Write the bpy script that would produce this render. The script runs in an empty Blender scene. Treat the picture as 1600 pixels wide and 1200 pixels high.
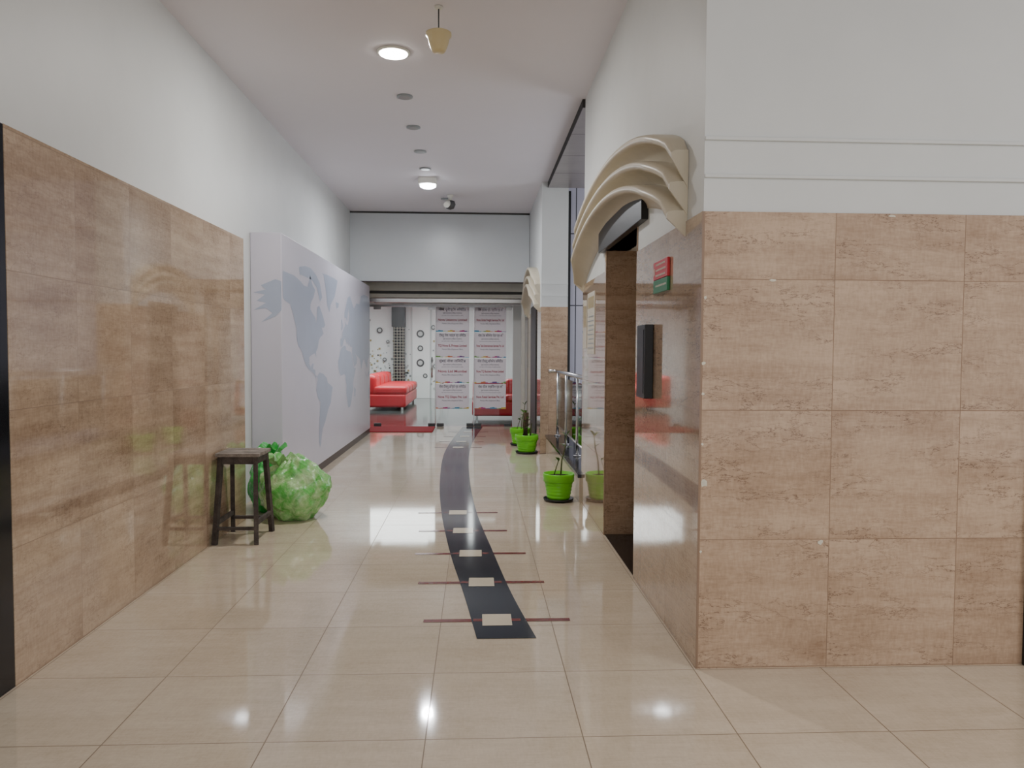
import bpy, bmesh, math, random
from mathutils import Matrix, Vector, noise
random.seed(7)
scene=bpy.context.scene
H=1.47
def S(r,g,b):
    f=lambda c:(c/255/12.92) if c/255<=0.04045 else ((c/255+0.055)/1.055)**2.4
    return (f(r),f(g),f(b),1)
# ---------------- materials ----------------
class NT:
    def __init__(s,name):
        s.m=bpy.data.materials.new(name); s.m.use_nodes=True
        s.t=s.m.node_tree; s.b=s.t.nodes['Principled BSDF']
    def n(s,typ,**k):
        x=s.t.nodes.new(typ)
        for a,v in k.items(): setattr(x,a,v)
        return x
    def l(s,a,b): s.t.links.new(a,b)
    def val(s,x,inp):
        if isinstance(x,(int,float)): inp.default_value=x
        elif isinstance(x,tuple): inp.default_value=x
        else: s.l(x,inp)
    def math(s,op,a,b=None,c=None):
        x=s.n('ShaderNodeMath',operation=op)
        s.val(a,x.inputs[0])
        if b is not None: s.val(b,x.inputs[1])
        if c is not None: s.val(c,x.inputs[2])
        return x.outputs[0]
    def mix(s,f,a,b,mode='MIX'):
        x=s.n('ShaderNodeMix',data_type='RGBA',blend_type=mode)
        s.val(f,x.inputs[0]); s.val(a,x.inputs[6]); s.val(b,x.inputs[7])
        return x.outputs[2]
    def comb(s,a,b,c):
        x=s.n('ShaderNodeCombineXYZ')
        s.val(a,x.inputs[0]); s.val(b,x.inputs[1]); s.val(c,x.inputs[2]); return x.outputs[0]
    def noise(s,v,scale,detail=3,rough=.5,dist=0):
        x=s.n('ShaderNodeTexNoise'); s.l(v,x.inputs['Vector'])
        x.inputs['Scale'].default_value=scale; x.inputs['Detail'].default_value=detail
        x.inputs['Roughness'].default_value=rough; x.inputs['Distortion'].default_value=dist
        return x.outputs['Fac']
    def ramp(s,v,lo,hi):
        x=s.n('ShaderNodeMapRange'); x.clamp=True
        s.val(v,x.inputs[0]); x.inputs[1].default_value=lo; x.inputs[2].default_value=hi
        return x.outputs[0]
def plain(name,col,rough=.5,metal=0,bump=0,var=.06,vscale=3,spec=.5,trans=0,coat=0):
    q=NT(name); b=q.b
    tc=q.n('ShaderNodeTexCoord')
    if var:
        f=q.ramp(q.noise(tc.outputs['Object'],vscale,5,.6),.3,.7)
        dk=tuple(c*(1-var*2.2) for c in col[:3])+(1,)
        q.l(q.mix(f,dk,col),b.inputs['Base Color'])
    else: b.inputs['Base Color'].default_value=col
    b.inputs['Roughness'].default_value=rough; b.inputs['Metallic'].default_value=metal
    b.inputs['Specular IOR Level'].default_value=spec
    b.inputs['Transmission Weight'].default_value=trans
    b.inputs['Coat Weight'].default_value=coat
    if bump:
        bp=q.n('ShaderNodeBump'); bp.inputs['Strength'].default_value=bump; bp.inputs['Distance'].default_value=.01
        q.l(q.noise(tc.outputs['Object'],vscale*8,4),bp.inputs['Height']); q.l(bp.outputs[0],b.inputs['Normal'])
    return q.m
def tile(name,ax,size,off,base,dark,vein,grout,rough=.10,gw=.0016,vs=(1.6,7.),veinamt=.6,band=.6,tvar=.2,cloud=1.0,bump=.12,streak=.5,coat=0):
    """ax=(u axis,v axis) in object=world space"""
    q=NT(name); b=q.b
    tc=q.n('ShaderNodeTexCoord'); sp=q.n('ShaderNodeSeparateXYZ'); q.l(tc.outputs['Object'],sp.inputs[0])
    u=sp.outputs[ax[0]]; v=sp.outputs[ax[1]]
    us=q.math('DIVIDE',q.math('SUBTRACT',u,off[0]),size[0]); vv=q.math('DIVIDE',q.math('SUBTRACT',v,off[1]),size[1])
    fu=q.math('FRACT',us); fv=q.math('FRACT',vv); iu=q.math('FLOOR',us); iv=q.math('FLOOR',vv)
    du=q.math('MULTIPLY',q.math('SUBTRACT',.5,q.math('ABSOLUTE',q.math('SUBTRACT',fu,.5))),size[0])
    dv=q.math('MULTIPLY',q.math('SUBTRACT',.5,q.math('ABSOLUTE',q.math('SUBTRACT',fv,.5))),size[1])
    d=q.math('MINIMUM',du,dv); g=q.math('LESS_THAN',d,gw)
    wn=q.n('ShaderNodeTexWhiteNoise',noise_dimensions='3D'); q.l(q.comb(iu,iv,3.3),wn.inputs[0]); r=wn.outputs[0]
    off3=q.math('MULTIPLY',r,40.)
    vec=q.comb(q.math('MULTIPLY',u,vs[0]),q.math('MULTIPLY',v,vs[1]),off3)
    n1=q.noise(vec,2.4,6,.66,.3)
    ridge=q.ramp(q.math('ABSOLUTE',q.math('SUBTRACT',n1,.5)),.013,.0)
    mask=q.ramp(q.noise(vec,1.1,2),.40,.58)
    rv=q.math('MULTIPLY',q.math('MULTIPLY',ridge,mask),veinamt)
    vec2=q.comb(q.math('MULTIPLY',u,.9),q.math('MULTIPLY',v,9.),off3)
    bd=q.ramp(q.noise(vec2,1.6,4,.6),.32,.68)
    cl=q.ramp(q.noise(q.comb(u,v,off3),2.6*cloud,4,.6),.32,.7)
    f=q.math('ADD',q.math('MULTIPLY',bd,band*.6),q.math('MULTIPLY',cl,.45))
    gr=q.ramp(q.noise(q.comb(q.math('MULTIPLY',u,9.),q.math('MULTIPLY',v,42.),off3),2.4,4,.6),.35,.7)
    gv=q.ramp(q.noise(q.comb(q.math('MULTIPLY',u,38.),q.math('MULTIPLY',v,10.),off3),2.2,3,.6),.35,.7)
    f=q.math('ADD',f,q.math('MULTIPLY',q.math('SUBTRACT',r,.5),tvar))
    f=q.math('ADD',f,q.math('MULTIPLY',q.math('SUBTRACT',q.math('ADD',gr,gv),1.),streak*.5))
    c=q.mix(q.ramp(f,0,1),base,dark)
    c=q.mix(rv,c,vein); c=q.mix(g,c,grout)
    q.l(c,b.inputs['Base Color'])
    rr=q.math('ADD',rough,q.math('MULTIPLY',g,.5)); q.l(q.math('ADD',rr,q.math('MULTIPLY',cl,.02)),b.inputs['Roughness'])
    b.inputs['Coat Weight'].default_value=coat; b.inputs['Coat Roughness'].default_value=.03
    if bump:
        bp=q.n('ShaderNodeBump'); bp.inputs['Strength'].default_value=bump; bp.inputs['Distance'].default_value=.01
        q.l(q.noise(q.comb(u,v,off3),1.8,1),bp.inputs['Height']); q.l(bp.outputs[0],b.inputs['Normal'])
    return q.m
WB=S(202,175,149); WD=S(150,120,94); WV=S(98,70,52); WG=S(140,113,90)
M={}
M['tx']=tile('wall_tile_facing',(0,2),(.61,.6),(1.03,.005),WB,WD,WV,WG,veinamt=.9,vs=(2.,7.))
M['ty']=tile('wall_tile_side',(1,2),(.6,.6),(3.47,.005),WB,WD,WV,WG,rough=.06,veinamt=.6,coat=.8,bump=.06)
M['tl']=tile('wall_tile_left',(1,2),(.6,.6),(3.35,.005),S(206,182,156),S(150,123,98),WV,S(144,118,95),vs=(3.,6.5),veinamt=.5,band=.8,rough=.06,coat=.7,bump=.08,tvar=.3)
M['floor']=tile('floor_tile',(0,1),(.6,.6),(1.01,3.46),S(219,205,184),S(194,177,153),S(168,146,120),S(138,120,100),rough=.045,vs=(2.,6.),veinamt=.2,band=.5,tvar=.14,bump=.03,streak=.5,gw=.0022)
M['white']=plain('painted_plaster',S(221,224,223),.5,var=.035,vscale=1.2,bump=.04)
M['ceil']=plain('ceiling_paint',S(230,225,230),.7,var=.015,vscale=.8)
M['header']=plain('header_paint',S(216,221,224),.3,var=.03,vscale=1.)
M['hood']=plain('hood_plaster',S(210,200,178),.4,var=.05,vscale=4)
M['black']=plain('black_granite',S(24,24,28),.12,var=.1,vscale=40)
M['blackm']=plain('black_paint',S(30,30,32),.4,var=.1)
M['panel']=plain('mural_panel_paint',S(213,210,223),.35,var=.02,vscale=1.5)
M['map']=plain('mural_continent_paint',S(178,187,207),.35,var=.03,vscale=2)
M['skirt']=plain('dark_skirting',S(60,44,42),.4)
M['navy']=plain('navy_granite',S(30,33,50),.10,var=.12,vscale=30)
M['cream']=plain('cream_inlay',S(230,220,196),.12,var=.04)
M['redline']=plain('red_granite_inlay',S(134,54,50),.15,var=.15,vscale=30)
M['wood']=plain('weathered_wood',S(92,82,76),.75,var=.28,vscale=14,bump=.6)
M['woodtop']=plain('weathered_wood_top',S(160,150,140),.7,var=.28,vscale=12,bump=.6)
M['steel']=plain('brushed_steel',S(200,200,200),.25,metal=1,var=.02)
M['pot']=plain('green_plastic_pot',S(116,214,34),.3,var=.02,spec=.5)
M['soil']=plain('soil',S(70,54,40),.9,var=.3,vscale=40,bump=1)
M['saucer']=plain('black_saucer',S(26,28,26),.4)
M['leaf']=plain('leaf_green',S(84,130,48),.45,var=.15,vscale=20)
M['stem']=plain('plant_stem',S(110,116,70),.6,var=.2,vscale=30)
M['bark']=plain('plant_bark',S(110,88,64),.9,var=.3,vscale=30,bump=1)
M['redmat']=plain('red_carpet',S(186,40,52),.95,var=.12,vscale=60,bump=.5)
M['sofa']=plain('red_leather',S(206,34,46),.35,var=.05)
M['lobfloor']=plain('dark_marble',S(92,100,98),.1,var=.3,vscale=4)
M['lobwall']=plain('lobby_paint',S(236,238,238),.5,var=.01)
M['cover']=plain('lamp_plastic',S(226,224,214),.4,var=.02)
M['creampl']=plain('cream_plastic',S(226,208,160),.35,var=.03)
M['dgrey']=plain('dark_grey_metal',S(90,90,92),.4,metal=.5)
M['lgrey']=plain('spot_glass_grey',S(150,148,150),.3)
M['shutter']=plain('shutter_enamel',S(216,214,204),.35,var=.05,vscale=6)
M['shutterd']=plain('shutter_shadow_gap',S(70,68,66),.6)
M['paper2']=plain('aged_paper',S(206,200,186),.6,var=.03)
M['ink']=plain('ink',S(60,50,76),.6,var=0)
M['inkr']=plain('ink_red',S(170,20,56),.6,var=0)
M['signr']=plain('sign_red',S(200,36,50),.35,var=.02)
M['signg']=plain('sign_green',S(20,120,70),.35,var=.02)
M['chip']=plain('tile_chip',S(232,226,208),.8,var=.1,vscale=30)
M['soffit']=tile('soffit_panels',(0,1),(.9,.9),(1.0,7.4),S(150,144,142),S(124,116,116),S(110,106,106),S(50,48,48),rough=.3,gw=.006,veinamt=0,streak=0)
M['alu']=tile('aluminium_cladding',(0,2),(1.2,1.05),(1.45,.05),S(198,196,210),S(188,186,200),S(150,150,160),S(80,80,88),rough=.3,gw=.008,veinamt=0,band=.1,tvar=.2,streak=0)
M['mosd']=tile('black_mosaic',(0,2),(.09,.09),(0,0),S(40,40,40),S(16,16,16),S(90,80,60),S(170,165,150),rough=.15,gw=.006,veinamt=0,tvar=1.2,bump=0,streak=0)
for k,c in (('g1',S(150,156,158)),('g2',S(196,200,200)),('g3',S(70,72,74)),('g4',S(176,160,120))): M[k]=plain('mosaic_chip_'+k,c,.3,var=0)
for k,c in (('cy',S(90,170,210)),('mg',S(205,80,150)),('yl',S(235,205,100)),('gr',S(140,185,110)),('or',S(225,130,90)),('vi',S(130,90,160))): M[k]=plain('print_'+k,c,.6,var=0)
def emis(name,col,s):
    q=NT(name); q.b.inputs['Base Color'].default_value=col
    q.b.inputs['Emission Color'].default_value=col; q.b.inputs['Emission Strength'].default_value=s; return q.m
M['lamp']=emis('lamp_diffuser',(1,.97,.9,1),24)
M['lampc']=emis('lamp_diffuser_cool',(.9,.95,1,1),20)
def papermat(name,col):
    q=NT(name); t=q.t
    df=q.n('ShaderNodeBsdfDiffuse'); df.inputs[0].default_value=col
    tl=q.n('ShaderNodeBsdfTranslucent'); tl.inputs[0].default_value=col
    mx=q.n('ShaderNodeMixShader'); mx.inputs[0].default_value=.5; q.l(df.outputs[0],mx.inputs[1]); q.l(tl.outputs[0],mx.inputs[2])
    out=[n for n in t.nodes if n.type=='OUTPUT_MATERIAL'][0]; q.l(mx.outputs[0],out.inputs[0]); return q.m
M['paper']=papermat('printed_paper',S(252,248,252))
def glassmat(name,tint):
    q=NT(name); t=q.t
    tr=q.n('ShaderNodeBsdfTransparent'); tr.inputs[0].default_value=tint
    gl=q.n('ShaderNodeBsdfGlossy'); gl.inputs['Roughness'].default_value=.02
    fr=q.n('ShaderNodeFresnel'); fr.inputs[0].default_value=1.45
    mx=q.n('ShaderNodeMixShader'); q.l(fr.outputs[0],mx.inputs[0]); q.l(tr.outputs[0],mx.inputs[1]); q.l(gl.outputs[0],mx.inputs[2])
    out=[n for n in t.nodes if n.type=='OUTPUT_MATERIAL'][0]; q.l(mx.outputs[0],out.inputs[0]); return q.m
M['glass']=glassmat('clear_glass',(.95,.98,.97,1))
M['glassg']=glassmat('railing_glass',(.72,.82,.80,1))
def bagmat(name,c1,c2):
    q=NT(name); b=q.b; tc=q.n('ShaderNodeTexCoord')
    n=q.ramp(q.noise(tc.outputs['Object'],9,4,.6,.6),.38,.66)
    q.l(q.mix(n,c1,c2),b.inputs['Base Color']); b.inputs['Roughness'].default_value=.2
    b.inputs['Subsurface Weight'].default_value=.2; b.inputs['Subsurface Radius'].default_value=(.04,.08,.03)
    b.inputs['Coat Weight'].default_value=.7; b.inputs['Coat Roughness'].default_value=.1
    bp=q.n('ShaderNodeBump'); bp.inputs['Strength'].default_value=.5; bp.inputs['Distance'].default_value=.015
    q.l(q.noise(tc.outputs['Object'],22,3,.5,2.5),bp.inputs['Height']); q.l(bp.outputs[0],b.inputs['Normal']); return q.m
M['bag']=bagmat('pale_green_polythene',S(96,194,82),S(194,228,168))
M['bagd']=bagmat('green_polythene',S(30,170,60),S(80,205,90))
# ---------------- mesh builder ----------------
class B:
    def __init__(s,name): s.name=name; s.bm=bmesh.new(); s.mats=[]
    def mi(s,m):
        m=M[m]
        if m not in s.mats: s.mats.append(m)
        return s.mats.index(m)
    def box(s,x0,x1,y0,y1,z0,z1,m,bev=0):
        r=bmesh.ops.create_cube(s.bm,size=1)
        for v in r['verts']: v.co=Vector(((x0+x1)/2+v.co.x*(x1-x0),(y0+y1)/2+v.co.y*(y1-y0),(z0+z1)/2+v.co.z*(z1-z0)))
        fs={f for v in r['verts'] for f in v.link_faces}
        for f in fs: f.material_index=s.mi(m)
        if bev:
            es={e for v in r['verts'] for e in v.link_edges}
            k=bmesh.ops.bevel(s.bm,geom=list(es),offset=bev,segments=3,affect='EDGES',profile=.5)
            for f in k['faces']: f.material_index=s.mi(m); f.smooth=True
        return s
    def beam(s,p0,p1,w,d,m):
        p0=Vector(p0);p1=Vector(p1);dr=(p1-p0); L=dr.length; q=dr.to_track_quat('Z','Y')
        r=bmesh.ops.create_cube(s.bm,size=1)
        for v in r['verts']: v.co=p0+q@Vector((v.co.x*w,v.co.y*d,(v.co.z+.5)*L))
        for f in {f for v in r['verts'] for f in v.link_faces}: f.material_index=s.mi(m)
        return s
    def ring(s,pts): return [s.bm.verts.new(p) for p in pts]
    def lathe(s,c,prof,m,seg=40,smooth=True):
        c=Vector(c); rings=[]
        for r,z in prof:
            rings.append(s.ring([c+Vector((r*math.cos(a),r*math.sin(a),z)) for a in [2*math.pi*i/seg for i in range(seg)]]))
        for a,b in zip(rings,rings[1:]):
            for i in range(seg):
                f=s.bm.faces.new((a[i],a[(i+1)%seg],b[(i+1)%seg],b[i])); f.material_index=s.mi(m); f.smooth=smooth
        for rg in (rings[0],rings[-1]):
            try: f=s.bm.faces.new(rg); f.material_index=s.mi(m)
            except: pass
        return s
    def tube(s,path,rad,m,seg=10):
        path=[Vector(p) for p in path]; rings=[]
        if not hasattr(rad,'__len__'): rad=[rad]*len(path)
        for i,p in enumerate(path):
            d=(path[min(i+1,len(path)-1)]-path[max(i-1,0)]); q=d.to_track_quat('Z','Y')
            rings.append(s.ring([p+q@Vector((rad[i]*math.cos(a),rad[i]*math.sin(a),0)) for a in [2*math.pi*k/seg for k in range(seg)]]))
        for a,b in zip(rings,rings[1:]):
            for i in range(seg):
                f=s.bm.faces.new((a[i],a[(i+1)%seg],b[(i+1)%seg],b[i])); f.material_index=s.mi(m); f.smooth=True
        for rg in (rings[0],rings[-1]):
            f=s.bm.faces.new(rg); f.material_index=s.mi(m)
        return s
    def poly(s,pts,m):
        f=s.bm.faces.new(s.ring([Vector(p) for p in pts])); f.material_index=s.mi(m); return s
    def strip(s,A,Bp,m):
        a=s.ring([Vector(p) for p in A]); b=s.ring([Vector(p) for p in Bp])
        for i in range(len(a)-1):
            f=s.bm.faces.new((a[i],b[i],b[i+1],a[i+1])); f.material_index=s.mi(m)
        return s
    def done(s,parent=None,recalc=True):
        if recalc: bmesh.ops.recalc_face_normals(s.bm,faces=s.bm.faces)
        me=bpy.data.meshes.new(s.name); s.bm.to_mesh(me); s.bm.free()
        for m in s.mats: me.materials.append(m)
        o=bpy.data.objects.new(s.name,me); scene.collection.objects.link(o)
        if parent: o.parent=parent
        return o
CZ=3.88
# ---------------- room shell ----------------
B('floor').box(-2.4,7,-4.5,15.0,-.1,0,'floor').done()
B('ceiling').box(-2.4,7,-4.5,15.1,CZ,CZ+.1,'ceil').done()
B('wall_left').box(-2.4,-2.2,-4.5,15.1,0,CZ,'white').done()
B('wall_left_dado').box(-2.2,-2.0,3.38,6.72,0,2.42,'tl').done()
b=B('door_black'); b.box(-2.199,-2.0,.6,3.378,0,2.42,'black',.004); b.box(-2.0,-1.99,.7,1.95,.05,2.3,'black',.004); b.box(-2.0,-1.99,1.98,3.23,.05,2.3,'black',.004); b.tube([(-1.985,2.1,.9),(-1.96,2.1,.95),(-1.96,2.1,1.25),(-1.985,2.1,1.3)],.012,'steel'); b.done()
XR=1.02
b=B('wall_right')
XI=XR+.008
b.box(XI,7,3.478,4.9,0,CZ,'white')
b.box(XI,2.4,4.9,6.09,2.27,CZ,'white')
b.box(XI,2.4,6.09,7.4,0,CZ,'white')
b.box(2.4,2.6,4.9,7.4,0,CZ,'white')
b.box(XR,XI,3.47,4.9,0,2.11,'ty'); b.box(XR,XI,6.09,7.4,0,2.11,'ty')
b.box(XI,7,3.47,3.478,0,2.11,'tx')
b.box(XR,XI,6.09,6.13,2.11,2.27,'ty')
b.box(XR+.001,2.4,6.078,6.09,0,2.27,'tx')
b.box(XR+.001,2.4,4.9,4.908,0,2.27,'tx')
b.box(2.388,2.4,4.9,6.09,0,2.27,'blackm')
WR=b.done()
b=B('door_frame_edge'); b.box(2.585,2.65,3.44,3.468,0,1.28,'blackm',.003); b.done(WR)
b=B('trim_grooves')
b.box(XI,7,3.466,3.479,2.262,2.278,'white',.003); b.box(XI,7,3.466,3.479,2.43,2.446,'white',.003)
b.done(WR)
B('door_threshold').box(1.03,2.38,4.91,6.075,0,.004,'black').done(WR)
b=B('door_lintel'); b.box(.985,1.2,4.62,6.25,2.27,2.46,'blackm',.004); b.box(1.03,1.07,4.9,4.93,0,2.27,'blackm'); b.done(WR)
b=B('tile_chips')
def chipx(x,z,r,y=3.468,sx=1.):
    n=9; b.poly([(x+sx*r*math.cos(6.283*i/n)*random.uniform(.6,1.2),y,z+r*math.sin(6.283*i/n)*random.uniform(.6,1.2)) for i in range(n)],'chip')
chipx(1.045,.87,.020);chipx(1.035,1.42,.011);chipx(1.035,1.28,.008);chipx(1.04,1.72,.008);chipx(1.035,.55,.007);chipx(1.35,1.8,.007,sx=2.4);chipx(1.6,.59,.013);chipx(1.9,2.1,.007,sx=3);chipx(1.035,1.05,.007)
b.done(WR,recalc=False)
# arch hoods
def hood(bd,xw,yc,half,z_end,z_cr,d,cove,N=48):
    rings=[]
    prof=[(0,.014),(.6,.014),(.93,.008),(1,-.004),(1.,-.022),(.93,-.034)]
    for k in range(1,11):
        a=k/10*math.pi/2; prof.append((.93-.90*math.sin(a),-.034-(cove-.034)*(1-math.cos(a))))
    prof.append((0,-cove))
    def at(t):
        zz=z_end+(z_cr-z_end)*max(0,math.cos(t*math.pi/2))**.58
        return d*(.6+.4*min(1,(1-abs(t))*6)),zz
    for i in range(N+1):
        t=-1+2*i/N; dd,zz=at(t)
        rings.append(bd.ring([(xw-o*dd,yc+t*half,zz+z) for (o,z) in prof]))
    for a,c in zip(rings,rings[1:]):
        for k in range(len(prof)-1):
            f=bd.bm.faces.new((a[k],c[k],c[k+1],a[k+1])); f.material_index=bd.mi('hood'); f.smooth=True
    for t,s in ((-1,-1),(1,1)):
        dd,zz=at(t); out=[(0,.014),(.6,.014),(.93,.008),(1,-.004),(1.,-.024),(0.0,-cove)]
        y0=yc+t*half; A=bd.ring([(xw-o*dd,y0,zz+z) for o,z in out]); C_=bd.ring([(xw-o*dd,y0+s*.012,zz+z) for o,z in out])
        for rg in (A,C_):
            f=bd.bm.faces.new(rg); f.material_index=bd.mi('hood')
        for k in range(len(out)):
            f=bd.bm.faces.new((A[k],A[(k+1)%len(out)],C_[(k+1)%len(out)],C_[k])); f.material_index=bd.mi('hood')
def arch(xw,yc,half,s=1.):
    b=B('arched_door_hood')
    # slightly stepped lengths so the end brackets never share a plane
    hood(b,xw,yc,half,2.44,2.79,.14*s,.17)
    hood(b,xw+.0007,yc,half-.005,2.29,2.655,.155*s,.15)
    hood(b,xw+.0014,yc,half-.010,2.15,2.53,.17*s,.12)
    return b.done(recalc=True)
arch(XR+.006,5.56,1.81)
# ---------------- side recess with railing ----------------
b=B('wall_far_right')
b.box(.92,1.3,11,15.1,0,CZ,'white')
b.box(.914,.92,11,11.75,0,2.11,'ty'); b.box(.914,.92,12.9,15,0,2.11,'ty'); b.box(.914,1.3,10.992,11,0,2.11,'tx')
for z in (2.27,2.44): b.box(.915,1.3,10.99,11,z-.01,z+.01,'white')
WF=b.done()
B('door_far').box(.9,.919,11.78,12.87,0,2.2,'blackm',.003).done(WF)
arch(.922,12.35,1.13,.95)
B('ceiling_soffit').box(1.0,4,7.4,11,3.80,3.879,'soffit').done()
b=B('wall_cladding'); b.box(1.3,4,11.3,11.4,0,CZ,'alu'); b.box(3.9,4,7.4,11.3,0,CZ,'alu'); b.done()
b=B('trim_mullion'); b.box(1.305,1.36,11.2,11.295,0,3.8,'blackm'); b.done()
b=B('floor_kerb'); b.box(1.0,1.3,7.405,10.985,0,.24,'floor'); b.box(.985,1.32,7.402,10.985,.24,.275,'black',.004); b.done()
b=B('floor_dark_inlay'); b.box(1.33,3.9,7.41,11.19,0,.004,'lobfloor'); b.done()
b=B('glass_railing')
for y in (7.6,8.7,9.8,10.85):
    b.tube([(1.15,y,.276),(1.15,y,1.17)],.02,'steel'); b.lathe((1.15,y,.276),[(.045,0),(.045,.012),(.02,.015)],'steel',20)
b.tube([(1.02,10.9,1.19),(1.10,10.92,1.195),(1.15,10.86,1.19),(1.15,7.45,1.19)],.026,'steel')
b.tube([(1.15,10.85,.42),(1.15,7.45,.42)],.012,'steel')
for y0,y1 in ((7.65,8.65),(8.75,9.75),(9.85,10.8)): b.box(1.145,1.155,y0,y1,.44,1.12,'glassg')
b.done()
# ---------------- mural panel ----------------
b=B('wall_mural_panel'); b.box(-2.198,-1.9,7.6,13.75,.09,2.61,'panel',.006); b.box(-2.198,-1.905,7.63,13.75,0,.09,'skirt')
PN=b.done()
def merc(l): l=math.radians(min(l,74)); return math.log(math.tan(math.pi/4+l/2))
def MP(lon,lat): return (-1.8985,7.62+(lon+150)*.0226,1.06+.684*merc(lat)+max(0,lat-74)*.004)
conts=[
 [(-149,70),(-140,70),(-128,70),(-115,69),(-108,68),(-100,68),(-94,72),(-88,69),(-82,68),(-86,65),(-93,62),(-94,59),(-88,57),(-82,55),(-80,52),(-78,56),(-77,61),(-72,62),(-66,59),(-61,56),(-56,52),(-60,50),(-66,50),(-61,46),(-66,44),(-70,43),(-74,40),(-76,35),(-81,31),(-80,26),(-82,28),(-84,30),(-90,29),(-97,27),(-97,21),(-94,18),(-90,21),(-87,21),(-89,16),(-83,15),(-83,10),(-79,9),(-81,7),(-86,11),(-92,14),(-98,16),(-105,20),(-109,25),(-113,31),(-116,33),(-121,36),(-124,41),(-124,47),(-130,54),(-136,59),(-145,60),(-149,61)],
 [(-118,73),(-105,74),(-92,75),(-80,73),(-70,71),(-64,66),(-70,64),(-78,69),(-90,71),(-105,71),(-117,71)],
 [(-52,80),(-30,81),(-18,78),(-20,73),(-28,68),(-40,64),(-44,60),(-50,63),(-54,70),(-60,74),(-66,76)],
 [(-79,8),(-72,12),(-62,10),(-52,5),(-50,0),(-42,-3),(-35,-6),(-38,-13),(-41,-22),(-48,-27),(-54,-34),(-58,-38),(-64,-42),(-67,-47),(-69,-52),(-72,-54),(-74,-50),(-74,-42),(-72,-30),(-70,-18),(-76,-14),(-81,-5),(-79,1),(-77,5)],
 [(-16,15),(-17,21),(-12,27),(-9,32),(-5,35),(3,37),(10,37),(12,33),(20,32),(30,31),(33,29),(38,20),(43,12),(51,11),(46,4),(41,-3),(39,-9),(40,-15),(35,-21),(32,-28),(27,-34),(19,-34),(16,-28),(12,-17),(13,-8),(9,-1),(9,4),(4,6),(-4,5),(-9,5),(-14,10)],
 [(-9,37),(-9,43),(-2,44),(-2,48),(2,51),(8,54),(9,57),(12,55),(19,55),(22,58),(24,61),(22,65),(18,61),(16,57),(12,59),(6,59),(6,62),(12,66),(18,70),(28,71),(40,67),(44,66),(55,69),(68,69),(75,73),(90,75),(105,76),(113,74),(121,73),(121,40),(121,30),(115,22),(109,20),(107,10),(104,9),(101,13),(98,15),(94,17),(90,22),(86,20),(80,15),(77,8),(73,16),(70,22),(62,25),(57,26),(52,28),(48,30),(57,23),(55,17),(45,13),(38,22),(35,29),(36,36),(27,37),(26,40),(22,37),(19,41),(13,45),(18,40),(15,38),(8,44),(3,42),(-1,37),(-5,36)],
 [(-6,50),(-1,51),(1,53),(-3,58),(-6,57),(-4,54)],[(-24,66),(-14,66),(-15,64),(-22,63)],[(44,-13),(50,-16),(48,-25),(44,-24)],
 [(96,5),(104,-2),(106,-6),(101,-2),(96,3)],[(109,1),(117,6),(118,1),(115,-4),(110,-2)],[(114,-22),(120,-19),(121,-34),(115,-34)]]
b=B('world_map_mural')
for c in conts: b.poly([MP(*p) for p in c],'map')
def FP(x,z): return (x,7.5985,z)
b.poly([FP(-1.902,2.14),FP(-1.96,2.16),FP(-2.03,2.13),(FP(-2.1,2.10)),FP(-2.05,2.06),FP(-2.17,2.03),FP(-2.06,2.01),FP(-2.14,1.95),FP(-2.05,1.93),FP(-2.17,1.86),FP(-2.05,1.88),FP(-1.99,1.83),FP(-2.1,1.74),FP(-1.96,1.80),FP(-1.902,1.86)],'map')
o=b.done(PN,recalc=False)
# ---------------- end wall : header, shutter, glass front ----------------
b=B('wall_header'); b.box(-2.2,.914,13.5,13.62,2.68,CZ-.001,'header'); b.box(-2.2,.914,13.49,13.5,CZ-.03,CZ-.001,'shutterd'); b.box(-2.2,.914,13.485,13.5,2.655,2.68,'skirt'); b.done()
b=B('rolling_shutter')
b.box(-2.1,.9,14.1,14.45,2.56,2.80,'shutter',.02); b.box(-2.1,.9,14.12,14.4,2.5,2.56,'shutterd'); b.box(-2.08,.88,14.1,14.3,2.44,2.51,'shutter',.01)
b.box(-2.05,.85,14.2,14.3,2.36,2.43,'steel',.004)
b.done()
for x in (-2.12,.82): B('trim_shutter_guide').box(x,x+.065,14.15,14.28,0,2.43,'shutter',.004).done()
B('wall_end_pillar').box(.7,.914,14.9,15.1,0,2.36,'white').done()
B('wall_end_transom').box(-2.2,.914,14.95,15.1,2.38,CZ,'white').done()
B('wall_end_jamb').box(-2.2,-2.085,14.9,15.1,0,2.38,'white').done()
b=B('glass_door')
GY=15.03
for x0,x1 in ((-2.08,-.81),(-.8,-.06),(-.05,.7)): b.box(x0,x1,GY,GY+.012,.02,2.35,'glass')
for x in (-.805,-.055): b.box(x-.012,x+.012,GY-.004,GY+.016,.02,2.36,'steel')
b.box(-2.08,.7,GY-.01,GY+.03,2.32,2.37,'steel')
for x in (-2.0,-.95,-.78,-.2,-.05,.54): b.box(x,x+.14,GY-.012,GY+.024,.0,.06,'dgrey',.004); b.box(x,x+.14,GY-.012,GY+.024,2.27,2.33,'steel',.004)
b.tube([(-.87,GY-.06,.95),(-.87,GY-.06,1.35)],.014,'steel')
GD=b.done()
def text(s,x,y,z,size,mat,parent,w=None,rot=(math.pi/2,0,0),bold=0):
    cu=bpy.data.curves.new('lettering','FONT'); cu.body=s; cu.size=size; cu.align_x='CENTER'; cu.align_y='CENTER'; cu.offset=bold
    o=bpy.data.objects.new('lettering',cu); scene.collection.objects.link(o); cu.materials.append(M[mat])
    o.location=(x,y,z); o.rotation_euler=rot; o.parent=parent
    if w:
        bpy.context.view_layer.update(); dx=o.dimensions.x
        if dx>0: o.scale=(min(1.3,w/dx),1,1)
    return o
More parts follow.
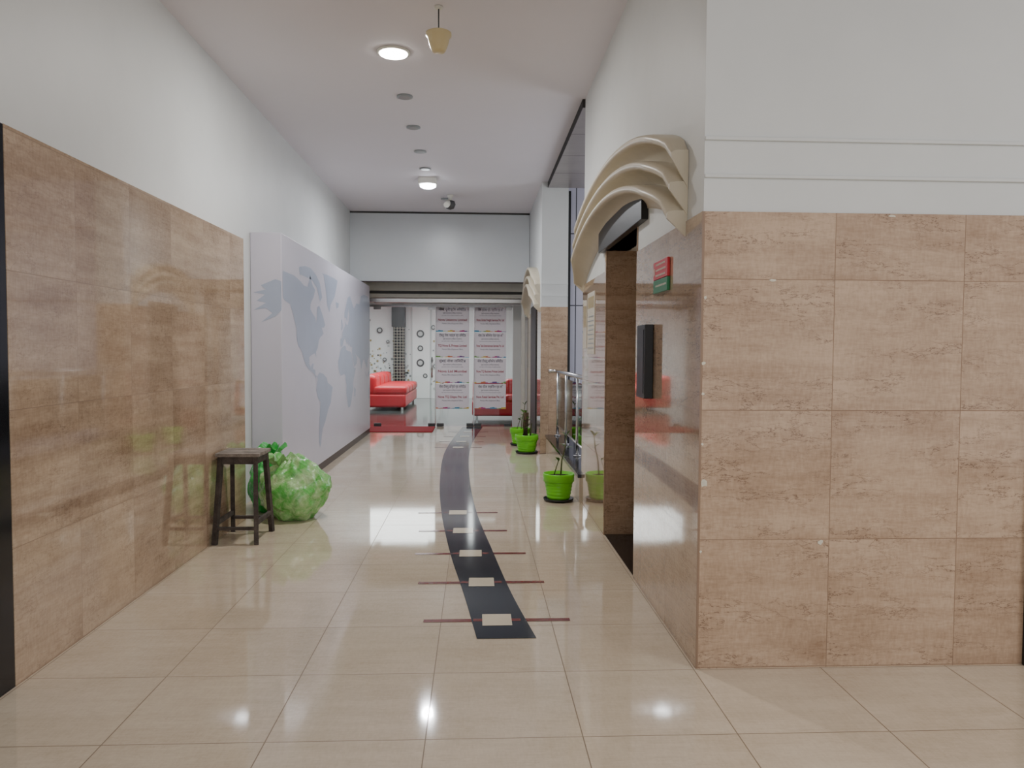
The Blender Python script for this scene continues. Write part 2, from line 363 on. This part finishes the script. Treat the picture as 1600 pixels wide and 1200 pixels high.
names=[[("नोवा यूनीस्टोर लिमिटेड","Nova Unistore Limited"),("नोवा ग्लोबल फ्रेट सर्विसेज प्रा लि","Nova Global Freight Services Pvt. Ltd")],
[("टीक्यू नोवा आईएल प्रा लिमिटेड","TQ Nova IL Private Limited"),("नोवा टेक बिजनेस सेंटर प्रा लि","Nova Tech Entertainment Services Pvt. Ltd")],
[("मुंबई नोवा लिमिटेड","Nova Ltd Mumbai"),("नोवा टीक्यू बिजनेस लिमिटेड","Nova TQ Business Private Limited")],
[("नोवा टीक्यू डिस्पो प्रा लिमिटेड","Nova TQ Dispo Pvt. Ltd"),("नोवा रिटेल सर्विसेज प्रा लि","Nova Retail Services Pvt. Ltd")]]
for r in range(4):
    for c,(x0,x1) in enumerate(((-.80,-.15),(-.05,.57))):
        z1=2.33-r*.5; z0=z1-.485; y=GY-.014
        b=B('notice_poster'); b.box(x0,x1,y-.002,y,z0,z1,'paper')
        ks=['cy','gr','yl','or','mg','vi']; n=14
        for i in range(n):
            a=x0+(x1-x0)*i/n; bb=x0+(x1-x0)*(i+1)/n
            hgt=.020+.014*math.sin(i*1.3+r+c)
            b.box(a,bb,y-.003,y-.002,z0,z0+hgt,ks[(i*len(ks)//n+r)%6])
        p=b.done(GD); xm=(x0+x1)/2; w=x1-x0; ty=y-.004
        hi,en=names[r][c]
        text(hi,xm,ty,z1-.055,.065,'ink',p,w*.8,bold=.001)
        text("मुंबई कार्यालय (पंजीकृत कार्यालय)",xm,ty,z1-.125,.034,'ink',p,w*.56)
        text("इस परिसर में केवल अधिकृत व्यक्तियों का प्रवेश",xm,ty,z1-.17,.018,'ink',p,w*.8)
        text(en,xm,ty,z1-.255,.062,'inkr',p,w*.86,bold=.0015)
        text("Mumbai Office (Registered Office)",xm,ty,z1-.325,.036,'ink',p,w*.62)
B('red_doormat').box(-2.03,-.8,13.9,14.85,0.0,.015,'redmat',.004).done()
# ---------------- lobby behind the glass ----------------
B('floor_lobby').box(-5,4,15.0,24.1,-.1,-.001,'lobfloor').done()
B('ceiling_lobby').box(-5,4,15.1,24.1,3.0,3.1,'ceil').done()
b=B('wall_lobby'); b.box(-5,4,24,24.1,0,3,'lobwall'); b.box(-5.1,-5,15,24.1,0,3,'lobwall'); b.box(4,4.1,15,24.1,0,3,'lobwall'); b.box(-5,-2.4,15.11,15.2,0,3,'lobwall'); b.box(.92,4,15.11,15.2,0,3,'lobwall')
WL=b.done()
b=B('mosaic_pillar'); b.box(-2.55,-2.2,23.6,23.99,0,2.2,'mosd'); b.box(-2.6,-2.2,23.6,23.99,2.2,3,'blackm'); b.done()
b=B('door_lobby'); b.box(-2.0,-1.45,23.94,23.99,0,3,'lobwall',.005); b.box(-2.02,-1.99,23.93,23.99,0,3,'g2'); b.box(-1.46,-1.43,23.93,23.99,0,3,'g2')
b.done(WL)
b=B('mosaic_chip_decor')
for i in range(260):
    x=random.uniform(-3.4,-.9); z=abs(random.gauss(0,1))*.7+.25
    if z>2.6: continue
    s=random.choice((.03,.045,.06)); b.box(x,x+s,23.985,23.999,z,z+s,random.choice(('g1','g2','g2','g4','g3')))
for (x,z,r) in ((-3.0,2.1,.09),(-2.85,1.2,.06),(-1.75,2.0,.12),(-1.75,1.55,.09),(-1.75,1.1,.12),(-1.35,2.2,.07),(-1.2,1.5,.1),(-1.6,.7,.07),(-2.75,1.75,.05),(-1.3,1.0,.06)):
    n=24
    b.poly([(x+r*math.cos(6.2832*i/n),23.925,z+r*math.sin(6.2832*i/n)) for i in range(n)],'g3')
    b.poly([(x+r*.6*math.cos(6.2832*i/n),23.922,z+r*.6*math.sin(6.2832*i/n)) for i in range(n)],'g2')
b.done(WL,recalc=False)
def sofa(x0,x1,y0,y1,face):
    b=B('red_sofa')
    b.box(x0,x1,y0,y1,.08,.4,'sofa',.05)
    for x in (x0+.08,x1-.12):
        for y in (y0+.08,y1-.12): b.box(x,x+.05,y,y+.05,0,.09,'steel')
    if face=='x':
        n=4; L=(y1-y0)/n
        for i in range(n):
            a=y0+i*L; b.box(x0+.24,x1+.02,a+.01,a+L-.01,.38,.60,'sofa',.08); b.box(x0-.02,x0+.34,a+.01,a+L-.01,.35,.88,'sofa',.12)
    else:
        n=2; L=(x1-x0)/n
        for i in range(n):
            a=x0+i*L; b.box(a+.01,a+L-.01,y0-.02,y1-.24,.38,.54,'sofa',.06); b.box(a+.01,a+L-.01,y1-.3,y1+.02,.35,.86,'sofa',.1)
    return b.done()
sofa(-2.8,-1.74,18.9,22.4,'x')
sofa(-.1,1.3,16.4,17.3,'y')
# ---------------- floor inlay ----------------
def sm(pts,n=60):
    out=[]
    for k in range(n+1):
        t=k/n*(len(pts)-1); i=min(int(t),len(pts)-2); f=t-i
        p0=pts[max(i-1,0)];p1=pts[i];p2=pts[i+1];p3=pts[min(i+2,len(pts)-1)]
        out.append(tuple(.5*((2*p1[j])+(-p0[j]+p2[j])*f+(2*p0[j]-5*p1[j]+4*p2[j]-p3[j])*f*f+(-p0[j]+3*p1[j]-3*p2[j]+p3[j])*f**3) for j in range(len(p1))))
    return out
C=sm([(3.87,.005,.31),(4.6,-.075,.215),(5.6,-.195,.12),(7.0,-.32,.0),(8.7,-.415,-.075),(10.8,-.465,-.105),(12.6,-.41,-.05),(14.9,-.27,.12)])
b=B('floor_inlay_band')
b.strip([(l,y,.003) for y,l,r in C],[(r,y,.003) for y,l,r in C],'navy')
rows=[4.14,4.83,5.53,6.24,6.95,11.7,12.45,13.2,13.95]
def at(y):
    for a,c in zip(C,C[1:]):
        if a[0]<=y<=c[0]:
            f=(y-a[0])/(c[0]-a[0]); return (a[1]+(c[1]-a[1])*f,a[2]+(c[2]-a[2])*f)
for k,y in enumerate(rows):
    l,r=at(y); m=(l+r)/2-.01
    w=.40-(.0 if k<3 else .04)
    b.poly([(m-w,y-.022,.002),(m+w,y-.022,.002),(m+w,y+.022,.002),(m-w,y+.022,.002)],'redline')
    b.poly([(m-.13,y-.02,.0035),(m+.13,y-.02,.0035),(m+.13,y+.02,.0035),(m-.13,y+.02,.0035)],'redline')
    b.poly([(m-.08,y-.09,.0045),(m+.08,y-.09,.0045),(m+.08,y+.09,.0045),(m-.08,y+.09,.0045)],'cream')
o=b.done(recalc=False)
# ---------------- ceiling fixtures ----------------
def downlight(x,y,r,m):
    b=B('ceiling_downlight'); b.lathe((x,y,CZ),[(r+.02,-.001),(r+.02,-.012),(r,-.016)],'cover',40); b.lathe((x,y,CZ),[(r,-.014),(r*.96,-.024),(0.001,-.026)],m,40); return b.done()
downlight(-.68,6.34,.115,'lamp')
b=B('ceiling_surface_lamp'); b.box(-.82,-.57,10.77,11.0,CZ-.09,CZ-.001,'cover',.01); b.lathe((-.69,10.88,CZ-.09),[(.11,0),(.11,-.03),(.07,-.05),(.001,-.055)],'lampc',36); b.done()
for y in (7.42,8.42,9.42,10.3,12.3):
    b=B('recessed_spotlight'); x=-.69 if y<12 else -.5
    b.lathe((x,y,CZ),[(.075,-.001),(.075,-.014),(.055,-.018)],'g1',28); b.lathe((x,y,CZ),[(.055,-.017),(.03,-.008),(.001,-.006)],'lgrey',28); b.done()
b=B('hanging_speaker'); x,y=-.275,5.5
b.lathe((x,y,CZ),[(.03,-.001),(.03,-.015),(.008,-.02)],'cover',20); b.tube([(x,y,CZ-.015),(x,y,CZ-.17)],.005,'dgrey')
b.lathe((x,y,3.555),[(.001,.175),(.02,.17),(.03,.155),(.08,.145),(.09,.14),(.09,.12),(.078,.112),(.066,.06),(.05,.02),(.042,0.01),(.001,0.01)],'creampl',40); b.done()
b=B('dome_camera'); x,y=-.42,12.0
b.lathe((x,y,CZ),[(.05,-.001),(.05,-.03),(.03,-.04),(.03,-.09),(.001,-.095)],'cover',24); b.lathe((x,y,CZ-.1),[(.001,.02),(.07,.0),(.085,-.05),(.06,-.11),(.001,-.13)],'dgrey',28)
b.tube([(x-.02,y-.02,CZ-.12),(x-.05,y-.14,CZ-.18)],.045,'cover',16); b.done()
b=B('security_camera'); b.tube([(-2.05,14.0,2.62),(-2.05,13.9,2.58)],.02,'cover'); b.tube([(-2.05,13.95,2.57),(-1.98,13.7,2.53)],.04,'cover',16); b.tube([(-1.98,13.7,2.53),(-1.977,13.69,2.529)],.03,'blackm',16); b.done()
# ---------------- signs ----------------
b=B('direction_sign')
b.box(1.004,1.019,4.04,4.36,1.875,1.975,'signr',.002); b.box(1.004,1.019,4.04,4.36,1.80,1.872,'signg',.002)
for z in (1.955,1.925,1.895,1.838):
    y=4.30
    while y>4.09:
        w=random.uniform(.012,.03); b.box(1.0025,1.004,y-w,y,z-.005,z+.005,'paper2'); y-=w+.008
b.box(1.0025,1.004,4.325,4.345,1.90,1.94,'paper2'); b.done(WR)
b=B('framed_notice_board'); b.box(.968,1.019,4.40,4.62,1.20,1.63,'blackm',.004); b.box(.965,.969,4.43,4.59,1.23,1.60,'blackm'); b.box(.995,1.019,4.64,4.74,1.22,1.42,'paper2'); b.done(WR)
b=B('wall_notices')
b.box(1.015,1.0195,6.62,7.05,1.45,2.0,'paper2'); b.box(1.0135,1.015,6.66,7.01,1.86,1.96,'g4')
for i in range(8): b.box(1.0135,1.015,6.68,7.0-.03*(i%3),1.50+i*.04,1.51+i*.04,'g1')
b.box(1.015,1.0195,7.1,7.32,1.5,1.95,'paper2'); b.box(1.0135,1.015,7.12,7.3,1.7,1.9,'g4'); b.done(WR)
# ---------------- stool ----------------
b=B('wooden_stool')
cx,cy=-1.815,6.05; a,c=.165,.17; zt=.685
for i in range(4):
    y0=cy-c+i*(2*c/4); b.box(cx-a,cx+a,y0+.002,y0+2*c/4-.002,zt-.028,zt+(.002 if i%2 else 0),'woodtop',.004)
for s in(-1,1):
    b.box(cx-a+.03,cx+a-.03,cy+s*(c-.035)-.011,cy+s*(c-.035)+.011,zt-.085,zt-.028,'wood')
    b.box(cx+s*(a-.035)-.011,cx+s*(a-.035)+.011,cy-c+.03,cy+c-.03,zt-.085,zt-.028,'wood')
def leg(sx,sy,z):
    f=z/(zt-.03); return (cx+sx*((a-.035)*f+(a-.01)*(1-f)) , cy+sy*((c-.035)*f+(c+.05)*(1-f)) , z)
for sx in(-1,1):
    for sy in(-1,1):
        b.beam(leg(sx,sy,0.0),leg(sx,sy,zt-.028),.034,.034,'wood')
for sx in(-1,1): b.beam(leg(sx,-1,.16),leg(sx,1,.16),.022,.034,'wood')
for sy in(-1,1): b.beam(leg(-1,sy,.12),leg(1,sy,.12),.034,.022,'wood')
b.done()
# ---------------- garbage bags ----------------
def bag(name,c,r,m,knot,seed):
    b=B(name); r0=bmesh.ops.create_icosphere(b.bm,subdivisions=6,radius=1)
    off=Vector((seed*3.1,seed,0))
    for v in r0['verts']:
        n=v.co.normalized()
        w=n+.3*Vector((noise.noise(n*2+off),noise.noise(n*2+off+Vector((7,0,0))),noise.noise(n*2+off+Vector((0,9,0)))))
        k=1+.16*noise.noise(n*1.4+off)
        d1=noise.voronoi(Vector((w.x*2.4,w.y*2.4,w.z*1.7))+off)[0][0]
        d2=noise.voronoi(Vector((w.x*5.5,w.y*5.5,w.z*3.6))+off*2)[0][0]
        k+=.13*(.45-d1)+.055*(.45-d2)
        k+=.04*math.sin(13*math.atan2(n.y,n.x)+5*noise.noise(n*2+off))*max(0,n.z)
        p=Vector((n.x*r[0],n.y*r[1],n.z*r[2]))*k
        if n.z>.45: p.z+=(n.z-.45)*.12
        p.z=max(p.z,-c[2]+.0); v.co=Vector(c)+p
    for f in b.bm.faces: f.material_index=b.mi(m); f.smooth=True
    kx,ky,kz=knot; seg=36; rings=[]
    for j,(rr,z) in enumerate(((.10,-.09),(.05,-.04),(.024,0),(.03,.02),(.055,.05),(.085,.085),(.10,.10))):
        rings.append(b.ring([(kx+rr*(1+.35*math.sin(5*t+seed+j*.2)*(j>2)+.12*math.sin(11*t))*math.cos(t),ky+rr*(1+.35*math.sin(4*t+seed))*math.sin(t),kz+z+(.03*math.sin(6*t+seed) if j>3 else 0)) for t in [6.2832*i/seg for i in range(seg)]]))
    for p,q in zip(rings,rings[1:]):
        for i in range(seg):
            f=b.bm.faces.new((p[i],p[(i+1)%seg],q[(i+1)%seg],q[i])); f.material_index=b.mi(m); f.smooth=True
    return b.done()
bag('garbage_bag',(-1.60,6.78,.225),(.30,.26,.27),'bag',(-1.70,6.74,.45),2.)
bag('garbage_bag',(-1.90,7.12,.23),(.19,.24,.27),'bagd',(-1.86,7.06,.50),5.)
# ---------------- pots ----------------
def pot(x,y,r,h,kind):
    b=B('potted_plant')
    b.lathe((x,y,0),[(r*.7,0),(r*.92,.006),(r*.98,.03),(r*.94,.03),(r*.86,.012),(.001,.012)],'saucer',40)
    prof=[(r*.62,.013),(r*.72,.03)]
    for i in range(5):
        z=.03+(h*.62)*i/5; rr=r*(.72+.18*i/5); prof+=[(rr+.004,z+.008),(rr+.006,z+h*.08),(rr+.001,z+h*.1)]
    prof+=[(r*.9,h*.70),(r*.99,h*.72),(r,h*.97),(r*.985,h),(r*.92,h),(r*.9,h*.88),(.001,h*.87)]
    b.lathe((x,y,0),prof,'pot',48)
    b.lathe((x,y,0),[(r*.895,h*.885),(r*.5,h*.91),(.001,h*.92)],'soil',30)
    def leafb(p,d,L,w,m='leaf'):
        p=Vector(p);d=Vector(d).normalized(); side=d.cross(Vector((0,0,1))).normalized(); A=[];Bb=[]
        for i in range(9):
            t=i/8; q=p+d*L*t+Vector((0,0,-.35*L*t*t)); ww=w*math.sin(math.pi*min(.98,t*.85+.08)); A.append(q-side*ww+Vector((0,0,.15*ww)));Bb.append(q+side*ww+Vector((0,0,.15*ww)))
        b.strip(A,Bb,m)
    if kind=='thin':
        path=[(x+.02,y,h*.88),(x+.03,y+.01,h+.12),(x+.06,y,h+.25),(x+.075,y,h+.38)]
        b.tube(path,[.008,.007,.006,.004],'stem'); b.tube([(x-.05,y,h*.88),(x-.02,y,h+.07),(x+.0,y,h+.13)],[.006,.005,.004],'stem')
        for q,d,L in (((x+.03,y,h+.12),(-1,-.3,.5),.09),((x+.06,y,h+.24),(1,-.2,.6),.10),((x+.06,y,h+.26),(-.8,-.5,.9),.10),((x+.075,y,h+.37),(.5,-.3,1.2),.10),((x+.075,y,h+.36),(-.7,.2,1),.09),((x,y,h+.12),(-.4,-.5,1),.08),((x+.04,y,h+.16),(1,.4,.2),.07)): leafb(q,d,L,.022)
    else:
        b.tube([(x-.02,y,h*.88),(x-.02,y,h+.12),(x-.01,y,h+.32)],[.045,.042,.036],'bark',14)
        b.tube([(x+.05,y,h*.88),(x+.06,y,h+.08),(x+.07,y,h+.16)],[.012,.01,.008],'stem')
        for i in range(16):
            t=i*2.4; zz=h+.06+.27*(i/16)
            leafb((x-.015+.03*math.cos(t),y+.03*math.sin(t),zz),(math.cos(t),math.sin(t),.5+.7*(i/16)),random.uniform(.10,.17),.02)
    return b.done()
pot(.81,7.50,.155,.275,'thin')
pot(.725,11.05,.17,.27,'trunk')
pot(.68,12.0,.16,.27,'thin')
# ---------------- lights ----------------
def area(name,loc,sx,sy,p,col=(1,1,1),rot=(0,0,0)):
    d=bpy.data.lights.new(name,'AREA'); d.shape='RECTANGLE'; d.size=sx; d.size_y=sy; d.energy=p; d.color=col
    o=bpy.data.objects.new(name,d); o.location=loc; o.rotation_euler=rot; scene.collection.objects.link(o); return o
def pt(name,loc,p,r=.1,col=(1,1,1)):
    d=bpy.data.lights.new(name,'AREA'); d.shape='DISK'; d.size=r*2; d.energy=p; d.color=col
    o=bpy.data.objects.new(name,d); o.location=loc; scene.collection.objects.link(o); return o
pt('downlight_beam',(-.68,6.34,CZ-.03),50,.1,(1,.97,.93)); pt('surface_lamp_beam',(-.69,10.88,CZ-.15),56,.07,(.95,.97,1))
area('foyer_panel',(.5,-1.2,CZ-.03),2.4,1.2,88,(1,.985,.96)); area('foyer_panel.001',(4.2,.5,CZ-.03),1.6,1.6,52,(1,.985,.96))
area('lobby_panel',(-1.5,19.5,2.97),4,4,360,(.97,.99,1)); area('recess_fill',(3.6,9.2,2.2),2.4,2,60,(.92,.95,1),(0,math.radians(90),0))  # the recess lamp is an added fill, brightening the soffit and side recess
w=bpy.data.worlds.new('world'); scene.world=w; w.use_nodes=True
w.node_tree.nodes['Background'].inputs[0].default_value=(.94,.96,1,1); w.node_tree.nodes['Background'].inputs[1].default_value=1.0
# ---------------- camera ----------------
yaw=math.radians(2.63); pitch=math.radians(2.43); roll=math.radians(0.3)
R=Matrix.Rotation(-yaw,3,'Z')@Matrix.Rotation(math.radians(90)-pitch,3,'X')@Matrix.Rotation(roll,3,'Z')
cd=bpy.data.cameras.new('camera'); cam=bpy.data.objects.new('camera',cd); scene.collection.objects.link(cam)
cd.lens=27; cd.sensor_width=36; cd.clip_start=.05; cam.matrix_world=Matrix.Translation((0,0,H))@R.to_4x4(); scene.camera=cam
